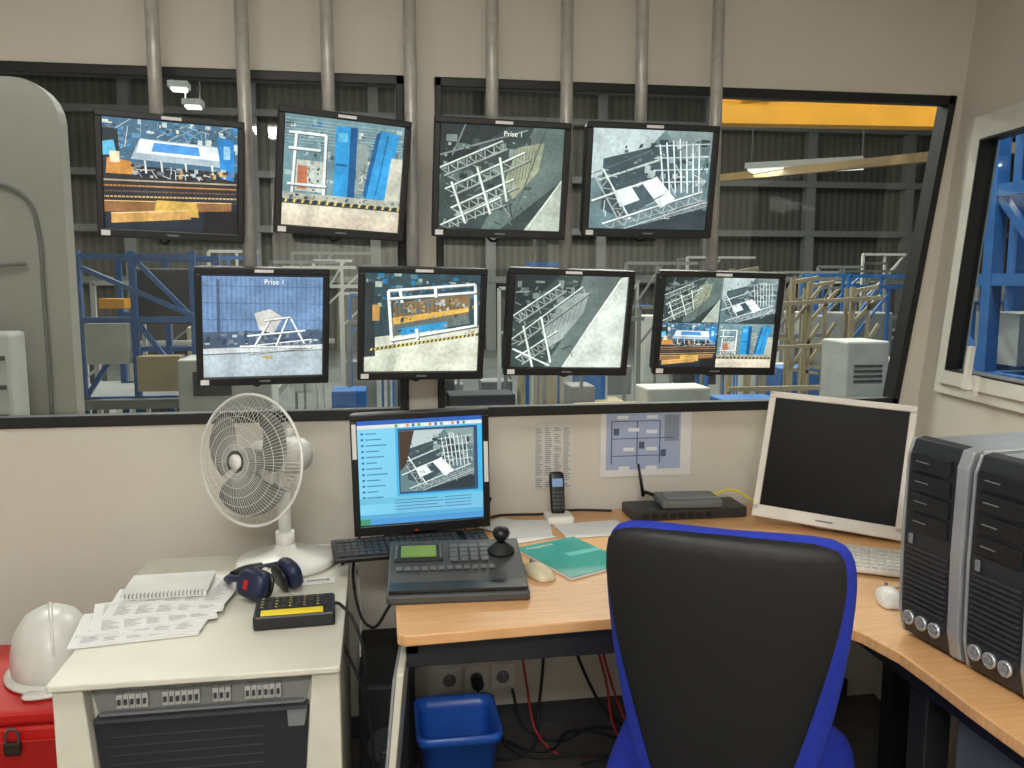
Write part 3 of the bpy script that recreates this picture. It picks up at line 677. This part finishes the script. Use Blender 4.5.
# loose side panel next to the cabinet
e=empty('leaning_panel',(-.012,-.78,0),(0,rad(5.5),rad(-6)))
prism('panel_sheet',[(-.008,-.16),(.008,-.16),(.008,.16),(-.008,.16)],.002,.66,BEIGE,e,bevel=.003)
box('panel_handle',(.02,.03,.10),(-.02,-.09,.40),BLACK,e,bevel=.004)
tubes('panel_gasket',[[(-.012,-.15,.02),(-.012,-.15,.64),(-.012,.15,.64),(-.012,.15,.02)]],.004,GREYP,e,smooth=False)
sc=empty('subwoofer_case',(-.0,-.25,0))
box('case',(.14,.40,.38),(0,0,.2),BLACKM,sc,bevel=.01); cyl('driver',.05,.01,(0,-.205,.22),DGREY,sc,(rad(90),0,0)); boxes('feet',[(-.06,-.18,0,-.04,-.16,.012),(.04,-.18,0,.06,-.16,.012),(-.06,.16,0,-.04,.18,.012),(.04,.16,0,.06,.18,.012)],BLACK,sc)

# items on cabinet top (z=.70)
e=empty('paper_stack',(-.55,-.60,.701))
for i,(dx,dy,a,s) in enumerate([(-.01,-.09,8,.0),(.01,-.06,-4,0),(.01,-.03,14,0),(.03,.03,4,0),(.05,.09,-8,0)]):
    p=Pic(i); p.rect(0,0,1,1,(214,214,212))
    for k in range(22):
        for j in range(5): p.rect(.07+j*.18,.06+k*.04,.07+j*.18+random.uniform(.08,.15),.072+k*.04,(130,130,134))
    box('paper_%d'%(i+1),(.27,.20,.003),(dx,dy,.002+i*.0035),PAPER,e,(0,0,rad(a)))
    p.build('print_%d'%(i+1),.265,.195,M_PRINT,e,(dx,dy,.004+i*.0035),(rad(-90),0,rad(a)),step=.000004)
e=empty('spiral_notebook',(-.535,-.50,.7195),(0,0,rad(2)))
box('pages',(.20,.145,.012),(0,0,.006),PAPER,e,bevel=.001)
box('cover',(.204,.148,.0015),(0,0,.0128),mat('notebook_cover',(200,200,196),.5),e)
tubes('spiral',[[(-.09+i*.009,-.066,.004),(-.09+i*.009,-.078,.009),(-.09+i*.009,-.066,.015)] for i in range(21)],.0012,GREYP,e)
# label printer / tester
e=empty('label_printer',(-.205,-.705,.701),(0,0,rad(3)))
box('case',(.185,.125,.035),(0,0,.0175),BLACK,e,bevel=.006)
box('yellow_strip',(.14,.03,.002),(-.005,-.045,.0355),YEL,e)
boxes('keys',[(-.08+j*.016,-.02+i*.018,.034,-.08+j*.016+.012,-.02+i*.018+.013,.038) for i in range(4) for j in range(10)],DARK,e,bevel=.001)
boxes('key_marks',[(-.077+j*.016,-.016+i*.018,.038,-.077+j*.016+.004,-.016+i*.018+.003,.0383) for i in range(4) for j in range(0,10,2)],YEL,e)
tubes('printer_cable',[[(.09,.03,.02),(.105,.035,.012),(.15,.0,-.06),(.16,.02,-.2),(.16,.1,-.4)]],.004,BLACKM,e)
# ear defenders
e=empty('headphones',(-.285,-.535,.701),(0,0,rad(40)))
NV=mat('headphone_navy',(26,34,62),.45)
for s in (-1,1):
    g=empty('cup_%s'%('l' if s<0 else 'r'),(s*.048,-.01,.043),(rad(20),rad(75*s),rad(10*s)),e)
    loft('shell',[[(x*w,y*d,z) for x,y in rrect(1,1,.35,5)] for z,w,d in [(-.015,.06,.075),(.0,.078,.098),(.02,.072,.092),(.03,.045,.06)]],NV,g)
    loft('pad',[[(x*w,y*d,z) for x,y in rrect(1,1,.35,5)] for z,w,d in [(-.03,.055,.075),(-.024,.07,.09),(-.014,.065,.085)]],BLACK,g)
    box('badge',(.022,.014,.004),(0,0,.030),RED,g)
tubes('headband',[[(-.06,-.01,.06),(-.075,.05,.05),(-.05,.11,.03),(.02,.14,.025),(.08,.11,.03),(.09,.05,.05),(.065,0,.06)]],.009,NV,e)
tubes('headband_padding',[[(-.03,.122,.028),(.02,.14,.027),(.06,.125,.028)]],.013,BLACK,e)

# ------------------------------------------------------------------ desk fan
f=empty('desk_fan',(-.268,-.30,.701))
FW=mat('fan_white',(222,222,216),.4)
lathe('base',[(.001,0),(.135,0),(.14,.008),(.13,.02),(.06,.032),(.03,.045),(.026,.06),(.001,.06)],FW,f)
cyl('stem',.018,.16,(0,0,.13),FW,f,r2=.016)
cyl('stem_collar',.026,.04,(0,0,.075),FW,f)
boxes('speed_buttons',[(-.05+i*.02,-.12,.018,-.036+i*.02,-.105,.028) for i in range(4)],WHITEP,f)
hd=empty('fan_head',(-.022,0,.308),(rad(-6),0,rad(-35)),f)      # faces local -Y
lathe('motor_housing',[(.001,.0),(.03,.0),(.048,.012),(.055,.04),(.055,.09),(.045,.13),(.001,.135)],FW,hd,(0,.12,0),(rad(90),0,0))
cyl('oscillation_knob',.01,.025,(0,.06,.065),FW,hd)
box('neck_joint',(.035,.06,.07),(0.01,.02,-.055),FW,hd,bevel=.01)
lathe('rear_hub',[(.001,0),(.05,0),(.05,.01),(.001,.01)],FW,hd,(0,-.05,0),(rad(90),0,0))
R0=.177; cy0=-.095
lines=[]
N=96
for i in range(N):
    a=2*math.pi*i/N; c_,s_=math.cos(a),math.sin(a)
    lines.append([(r*c_,cy0+y,r*s_) for r,y in [(.03,-.055),(.08,-.052),(.13,-.040),(.16,-.022),(R0,0)]])
    if i%2==0: lines.append([(r*c_,cy0+y,r*s_) for r,y in [(.045,.045),(.10,.042),(.15,.03),(R0,0)]])
tubes('cage_wires',lines,.00055,FW,hd,res=0)
def ring(r,y,n=64): return [(r*math.cos(2*math.pi*i/n),cy0+y,r*math.sin(2*math.pi*i/n)) for i in range(n)]
tubes('cage_rings',[ring(.045,-.055),ring(.07,-.054),ring(.095,-.05),ring(.12,-.044),ring(.145,-.034),ring(.1,.042),ring(.14,.034)],.0007,FW,hd,smooth=False,cyclic=True,res=1)
tubes('cage_rim',[ring(R0,0)],.004,FW,hd,smooth=False,cyclic=True)
lathe('cage_badge',[(.001,0),(.02,0),(.02,.005),(.001,.008)],FW,hd,(0,cy0-.052,0),(rad(90),0,0))
BL=mat('fan_blade',(104,106,104),.4)
for k in range(3):
    vs=[];fs=[];nr,na=7,9; a0=2*math.pi*k/3+.4
    for i in range(nr):
        r=.03+(.150-.03)*i/(nr-1); sp=(.55+.55*math.sin(math.pi*min(1,i/(nr-1)*1.05)*.62))
        for j in range(na):
            t=j/(na-1)-.5; rr=r-(.02*(2*t)**2 if i>3 else 0)
            a=a0+t*sp*1.5+i*.05
            vs.append((rr*math.cos(a),cy0-.005+t*.05,rr*math.sin(a)))
    for i in range(nr-1):
        for j in range(na-1): fs.append((i*na+j,i*na+j+1,(i+1)*na+j+1,(i+1)*na+j))
    me=bpy.data.meshes.new('blade'); me.from_pydata(vs,[],fs); o=link('blade_%d'%(k+1),me,BL,hd,smooth=True)
    so=o.modifiers.new('t','SOLIDIFY'); so.thickness=.002
lathe('blade_hub',[(.001,0),(.03,0),(.034,.02),(.034,.04),(.001,.04)],BL,hd,(0,cy0+.02,0),(rad(90),0,0))
tubes('power_cord',[[(.0,.12,.01),(.1,.14,.005),(.17,.1,.0),(.2,.05,-.1),(.2,.02,-.3)]],.003,FW,f)
e=empty('handwritten_note',(-.19,-.46,.702),(0,0,0))
box('note',(.13,.05,.001),(0,0,0),PAPER,e,(0,0,rad(4)))
text('note_text','calm comme',.02,BLACKM,e,(-.05,-.01,.0012),rot=(0,0,rad(8)))

# ------------------------------------------------------------------ red tool chest and hard hat
e=empty('red_tool_chest',(-.955,-.57,0))
box('body',(.50,.38,.51),(0,0,.255),RED,e,bevel=.01)
box('lid',(.51,.39,.035),(0,0,.53),RED,e,bevel=.01)
boxes('drawer_fronts',[(-.235,-.198,.03+i*.115,.235,-.188,.135+i*.115) for i in range(4)],mat('red_drawer',(160,20,18),.35),e,bevel=.004)
boxes('drawer_pulls',[(-.1,-.215,.105+i*.115,.1,-.198,.117+i*.115) for i in range(4)],STEEL,e)
box('padlock',(.035,.014,.03),(.14,-.21,.47),mat('padlock_dark',(60,50,40),.4,metal=.6),e,bevel=.004)
tubes('padlock_shackle',[[(.128,-.21,.48),(.128,-.21,.505),(.14,-.21,.515),(.152,-.21,.505),(.152,-.21,.48)]],.003,DGREY,e)
e=empty('hard_hat',(-.796,-.57,.551),(0,0,rad(20)))
HH=mat('hard_hat_white',(206,206,200),.3)
lathe('dome',[(.09,.002),(.094,.03),(.092,.06),(.082,.105),(.058,.142),(.03,.158),(.001,.162)],HH,e,(0,0,.0),sx=1,sy=1.2)
lathe('brim',[(.09,.0),(.106,.0),(.108,.005),(.093,.012)],HH,e,sx=1,sy=1.25)
loft('peak',[[(x*w,-.125+y*.06,zz) for x,y in rrect(1,1,.4,4)] for zz,w in [(.0,.13),(.004,.14),(.008,.12)]],HH,e,sub=0)
tubes('ridge',[[(0,-.108,.04),(0,-.085,.12),(0,0,.163),(0,.085,.12),(0,.108,.04)]],.005,HH,e)

# ------------------------------------------------------------------ cables below desk
RC=mat('red_cable',(170,30,30),.5)
tubes('floor_cables',[[(.42,-.05,.15),(.45,-.1,.05),(.55,-.15,.01),(.7,-.1,.02),(.85,-.2,.01)],[(.5,-.06,.7),(.52,-.08,.4),(.5,-.1,.1),(.45,-.2,.01),(.3,-.22,.01)],
 [(.62,-.05,.7),(.6,-.06,.5),(.66,-.08,.2),(.8,-.1,.01),(1.0,-.2,.01)],[(.35,-.06,.1),(.4,-.2,.02),(.6,-.25,.015),(.9,-.3,.012),(1.2,-.5,.012)],[(.9,-.06,.7),(.92,-.08,.3),(1.0,-.2,.02),(1.2,-.3,.01)],
 [(.36,-.1,.012),(.5,-.22,.02),(.62,-.1,.012),(.75,-.25,.02),(.6,-.3,.012)]],.005,BLACKM)
tubes('red_cables',[[(.70,-.06,.7),(.68,-.08,.4),(.72,-.12,.2),(.76,-.2,.01),(.9,-.35,.01)],[(.73,-.06,.7),(.70,-.1,.4),(.75,-.12,.15),(.8,-.2,.01)],[(.45,-.06,.5),(.46,-.08,.2),(.52,-.2,.01),(.7,-.26,.01)]],.004,RC)
tubes('hanging_cables',[[(-.1,-.25,.74),(-.12,-.5,.6),(-.05,-.62,.45),(-.03,-.6,.2),(-.05,-.5,.01)],[(-.06,-.2,.76),(-.08,-.35,.66),(-.03,-.5,.58),(.02,-.55,.66)]],.004,BLACKM)

# ------------------------------------------------------------------ factory hall beyond the windows
HB=mat('hall_blue',(38,98,164),.45,var=.15); HY=mat('crane_yellow',(226,158,36),.5,var=.1,scale=2); HS=mat('hall_steel_beige',(172,158,126),.5)
HG=mat('hall_grey',(120,122,120),.6); HW=mat('hall_cabinet_white',(186,188,182),.5); HD=mat('hall_dark',(48,50,52),.7)
box('hall_floor',(60,42,.1),(3,21,-1.05),mat('hall_floor_paint',(104,108,106),.5,var=.2,scale=.6))
box('hall_wall_far',(60,.3,14),(3,28,5.5),corr_mat('hall_cladding',(70,69,64),(92,90,82),1.2))
box('hall_wall_right',(.3,46,14),(32,12,5.5),corr_mat('hall_cladding_r',(74,78,80),(100,104,104),1.2))
box('hall_wall_left',(.3,46,14),(-24,12,5.5),mat('hall_clad_l',(74,78,80),.7))
box('hall_roof',(56,46,.2),(3,12,10.4),mat('hall_roofing',(74,74,74),.8))
def beams(name,segs,w,m,parent=None):
    bm=bmesh.new()
    for (a,b,ww) in [(Vector(s[0]),Vector(s[1]),(s[2] if len(s)>2 else w)) for s in segs]:
        d=b-a; L=d.length; r=bmesh.ops.create_cube(bm,size=1)
        q=d.to_track_quat('Z','Y').to_matrix().to_4x4()
        M=Matrix.Translation((a+b)/2)@q@Matrix.Diagonal((ww,ww,L,1))
        bmesh.ops.transform(bm,matrix=M,verts=r['verts'])
    me=bpy.data.meshes.new(name); bm.to_mesh(me); bm.free()
    return link(name,me,m,parent)
segs=[]
for x in range(-20,30,4): segs.append(((x,27.5,-1),(x,27.5,10.2),.35))
for z in (1.5,3.2,5.0,7.0,9): segs.append(((-22,27.4,z),(30,27.4,z),.22))
for y in (4,10,16,22):
    for x in (-20,30): segs.append(((x,y,-1),(x,y,10.2),.4))
    segs.append(((-20,y,9.4),(30,y,9.4),.4))
beams('hall_structure',segs,.3,HG)
def hall_lamp(x,y,z,w,d,en=120,st=6,rz=0,top=10.3):
    e=empty('hall_light',(x,y,z),(0,0,rad(rz)))
    box('housing',(w+.1,d+.1,.12),(0,0,.07),HG,e); box('diffuser',(w,d,.04),(0,0,-.01),mat('hall_tube_%d'%st,(255,252,240),.5,emit=(245,248,240),es=st),e)
    tubes('hangers',[[(-w/2,0,.1),(-w/2,0,top-z)],[(w/2,0,.1),(w/2,0,top-z)]],.015,HD,e,smooth=False)
    L=bpy.data.lights.new('hall_area','AREA'); L.shape='RECTANGLE'; L.size=w; L.size_y=d; L.energy=en; L.color=(1,.97,.88)
    o=bpy.data.objects.new('hall_area',L); COL.objects.link(o); o.parent=e; o.location=(0,0,-.05)
hall_lamp(8.9,14.3,3.80,2.2,.9,140,1,-35)
hall_lamp(3.3,15,5.6,1.2,.3,140,2)
hall_lamp(-4.08,16,5.58,.28,.28,50,4); hall_lamp(-3.88,16,5.34,.28,.28,50,4); hall_lamp(-3.62,16,5.0,.28,.28,50,4)  # last three: small glowing boxes standing in for lights reflected in the window glass
for (x,y) in [(5,6.5),(-3,6.5),(12,6.5),(4,13),(14,13),(-6,12),(8,19.5),(-2,19.5)]: hall_lamp(x,y,8.7,4,1,680,3)
# overhead crane
e=empty('overhead_crane')
beams('girder',[((5.7,11.5,4.3),(12.5,10.6,4.22),.36),((5.7,11.5,4.56),(12.5,10.6,4.5),.2)],.3,HY,e)
beams('runway',[((7.0,20,4.0),(9.8,8.5,3.45),.16)],.3,mat('runway_ochre',(120,98,62),.6),e)
beams('hangers',[((x,11.3-.1*(x-5),4.5),(x,11.3-.1*(x-5),9.1),.08) for x in (6.5,8,10.5)],.1,HD,e)
box('crane_sign',(1.0,.04,.16),(6.6,11.15,4.62),mat('sign_blue',(120,150,190),.5),e)
# blue machine on the left
e=empty('blue_gantry_machine')
segs=[]
for x in (-2.55,-2.1,-1.6,-1.15):
    for y in (5.2,6.4): segs.append(((x,y,-1),(x,y,1.75 if x<-1.3 else 1.3),.055))
for z in (.45,.8,1.15,1.7):
    for y in (5.2,6.4): segs.append(((-2.55,y,z),(-1.6 if z>1.2 else -1.15,y,z),.05))
segs+= [((-2.55,5.2,.45),(-2.1,5.2,1.15),.04),((-2.1,5.2,1.15),(-1.6,5.2,.45),.04),((-2.1,5.2,1.7),(-1.6,5.2,1.15),.04),((-2.5,5.15,1.6),(-1.2,5.15,1.0),.04)]
beams('frame',segs,.08,HB,e)
box('deck',(1.9,1.5,.08),(-1.9,5.8,.42),HG,e)
box('panel_a',(.35,.1,.35),(-2.3,5.1,.95),HW,e); box('panel_b',(.35,.2,.3),(-1.85,5.0,.7),HS,e)
box('control_box',(.75,.5,.6),(-1.25,4.8,.55),HW,e,bevel=.02)
box('control_window',(.3,.02,.2),(-1.35,4.54,.65),HD,e)
box('orange_part',(.2,.2,.08),(-2.2,5.0,1.3),HY,e)
box('dark_drive',(.5,.4,.5),(-1.9,5.6,1.35),HD,e,bevel=.02)
# far mixed machinery between the monitors
e=empty('assembly_line')
segs=[];sg2=[];sg3=[]
rr=random.Random(3)
for i in range(70):
    x=rr.uniform(-4,11); y=rr.uniform(7,15); z=rr.uniform(.2,1.2)+y*.06
    L=sg2 if i%4==0 else (sg3 if i%4==1 else segs)
    L.append(((x,y,-1),(x,y,z),.05)); L.append(((x,y,z),(x+rr.uniform(.5,1.6),y,z),.05)); L.append(((x,y,z*.5),(x+rr.uniform(.4,1),y,z),.03)); L.append(((x+.5,y,-1),(x+.5,y,z),.04))
beams('racks',segs,.06,HG,e); beams('racks_blue',sg2,.06,HB,e); beams('racks_white',sg3,.06,HW,e)
for i in range(44):
    x=rr.uniform(-4,11); y=rr.uniform(7,14); h=rr.uniform(.4,1.8)
    box('machine_%d'%(i+1),(rr.uniform(.3,1.0),.5,h),(x,y,-1+h/2+rr.uniform(0,.5)),rr.choice([HB,HG,HW,HD,HD,HS,HG,HW]),e,bevel=.02)
# beige jig frames on the right
e=empty('steel_jig_frames')
segs=[]
for k in range(5):
    x=3.85+k*.36; y=6.2+.3*(k%2); t=1.62-.05*k
    segs+=[((x,y,-.6),(x,y,t),.05),((x,y,t-.05),(x+.30,y,t),.045),((x,y,1.0),(x+.34,y,t-.1),.035),((x+.2,y,-.6),(x+.2,y,1.3),.035),((x,y,.5),(x+.34,y,1.0),.035),((x,y,.5),(x+.34,y,.45),.035),((x+.1,y+.3,-.6),(x+.1,y+.3,1.4),.035)]
segs+=[((3.8,6.1,1.2),(5.6,6.1,1.3),.045),((3.8,6.1,.3),(5.6,6.1,.3),.05),((3.8,6.2,1.0),(5.5,6.2,.6),.035),((3.8,6.0,.75),(5.4,6.0,.8),.035)]
beams('frames',segs,.06,HS,e)
e=empty('hall_switch_cabinets')
box('cabinet_a',(.45,.5,1.9),(4.75,5.2,-.05),HW,e,bevel=.02); box('cabinet_b',(.35,.5,1.7),(5.2,5.2,-.15),HW,e,bevel=.02); box('cabinet_c',(.6,.5,1.30),(3.7,5.4,-.34),HB,e,bevel=.02)
boxes('vents',[(4.6,4.94,.5+i*.05,4.9,4.95,.52+i*.05) for i in range(4)],HD,e)
# pale wall with conduit at the far left, beyond the glass
e=empty('hall_partition')
GB=mat('partition_grey',(150,147,138),.6,var=.08,scale=1.5)
pts=[(-5.2,-1),(-1.56,-1),(-1.56,2.29)]+[(-1.77+.21*math.cos(rad(a)),2.29+.21*math.sin(rad(a))) for a in range(0,91,15)]+[(-5.2,2.5)]
prismy('partition_panel',pts,2.0,2.12,GB,e)
CG=mat('conduit_grey',(96,98,95),.5)
tubes('conduit',[[(-2.6,1.98,1.98),(-1.90,1.98,1.975),(-1.80,1.98,1.96),(-1.72,1.98,1.89),(-1.69,1.98,1.78),(-1.68,1.98,1.4),(-1.68,1.98,.2)],[(-2.6,1.98,1.6),(-2.1,1.98,1.56),(-1.75,1.98,1.58)]],.009,CG,e)
box('drawer_unit',(.45,.2,1.6),(-1.95,1.75,.45),HW,e,bevel=.02)
boxes('drawer_gaps',[(-2.15,1.63,.7+i*.14,-1.75,1.65,.72+i*.14) for i in range(4)],HD,e)
L=bpy.data.lights.new('partition_fill','AREA'); L.size=1.0; L.energy=24; L.color=(1,.97,.9)  # added fill light to brighten the partition, has no fixture
o=bpy.data.objects.new('partition_fill',L); COL.objects.link(o); o.location=(-1.9,.9,3.2); o.rotation_euler=(rad(25),0,0); o.parent=e
# blue racking beyond the side window
e=empty('blue_racking')
segs=[]
for x in (5.6,6.5,7.6):
    for y in (2.9,3.6,4.4,5.2): segs.append(((x,y,-1),(x,y,4.5),.12))
for z in (.6,1.5,2.3,3.2):
    for y in (2.9,3.6,4.4,5.2): segs.append(((5.6,y,z),(7.6,y,z),.10))
    segs.append(((5.6,2.9,z),(5.6,5.2,z),.11))
segs+=[((5.6,2.9,.6),(5.6,3.6,1.5),.07),((5.6,3.6,1.5),(5.6,4.4,2.3),.07),((5.6,4.4,.6),(5.6,5.2,1.5),.07),((5.6,2.9,1.5),(5.6,3.6,2.3),.07),((5.6,4.4,2.3),(5.6,5.2,3.2),.07)]
beams('uprights',segs,.12,HB,e)
box('crates',(1.4,.6,.5),(6.6,3.2,.93),HW,e); box('crates_b',(1.2,.6,.5),(6.6,4.0,1.83),HG,e); box('crates_c',(1.2,.6,.5),(6.6,4.8,.93),HW,e); box('crates_d',(1.2,.6,.5),(6.6,4.0,2.62),HW,e)
L=bpy.data.lights.new('racking_fill','AREA'); L.size=1.5; L.energy=170; L.color=(1,.98,.92)  # fill light without a fixture, added to brighten the view through the side window
o=bpy.data.objects.new('racking_fill',L); COL.objects.link(o); o.location=(4.3,2.2,5.2); o.rotation_euler=(rad(10),rad(-15),0); o.parent=e
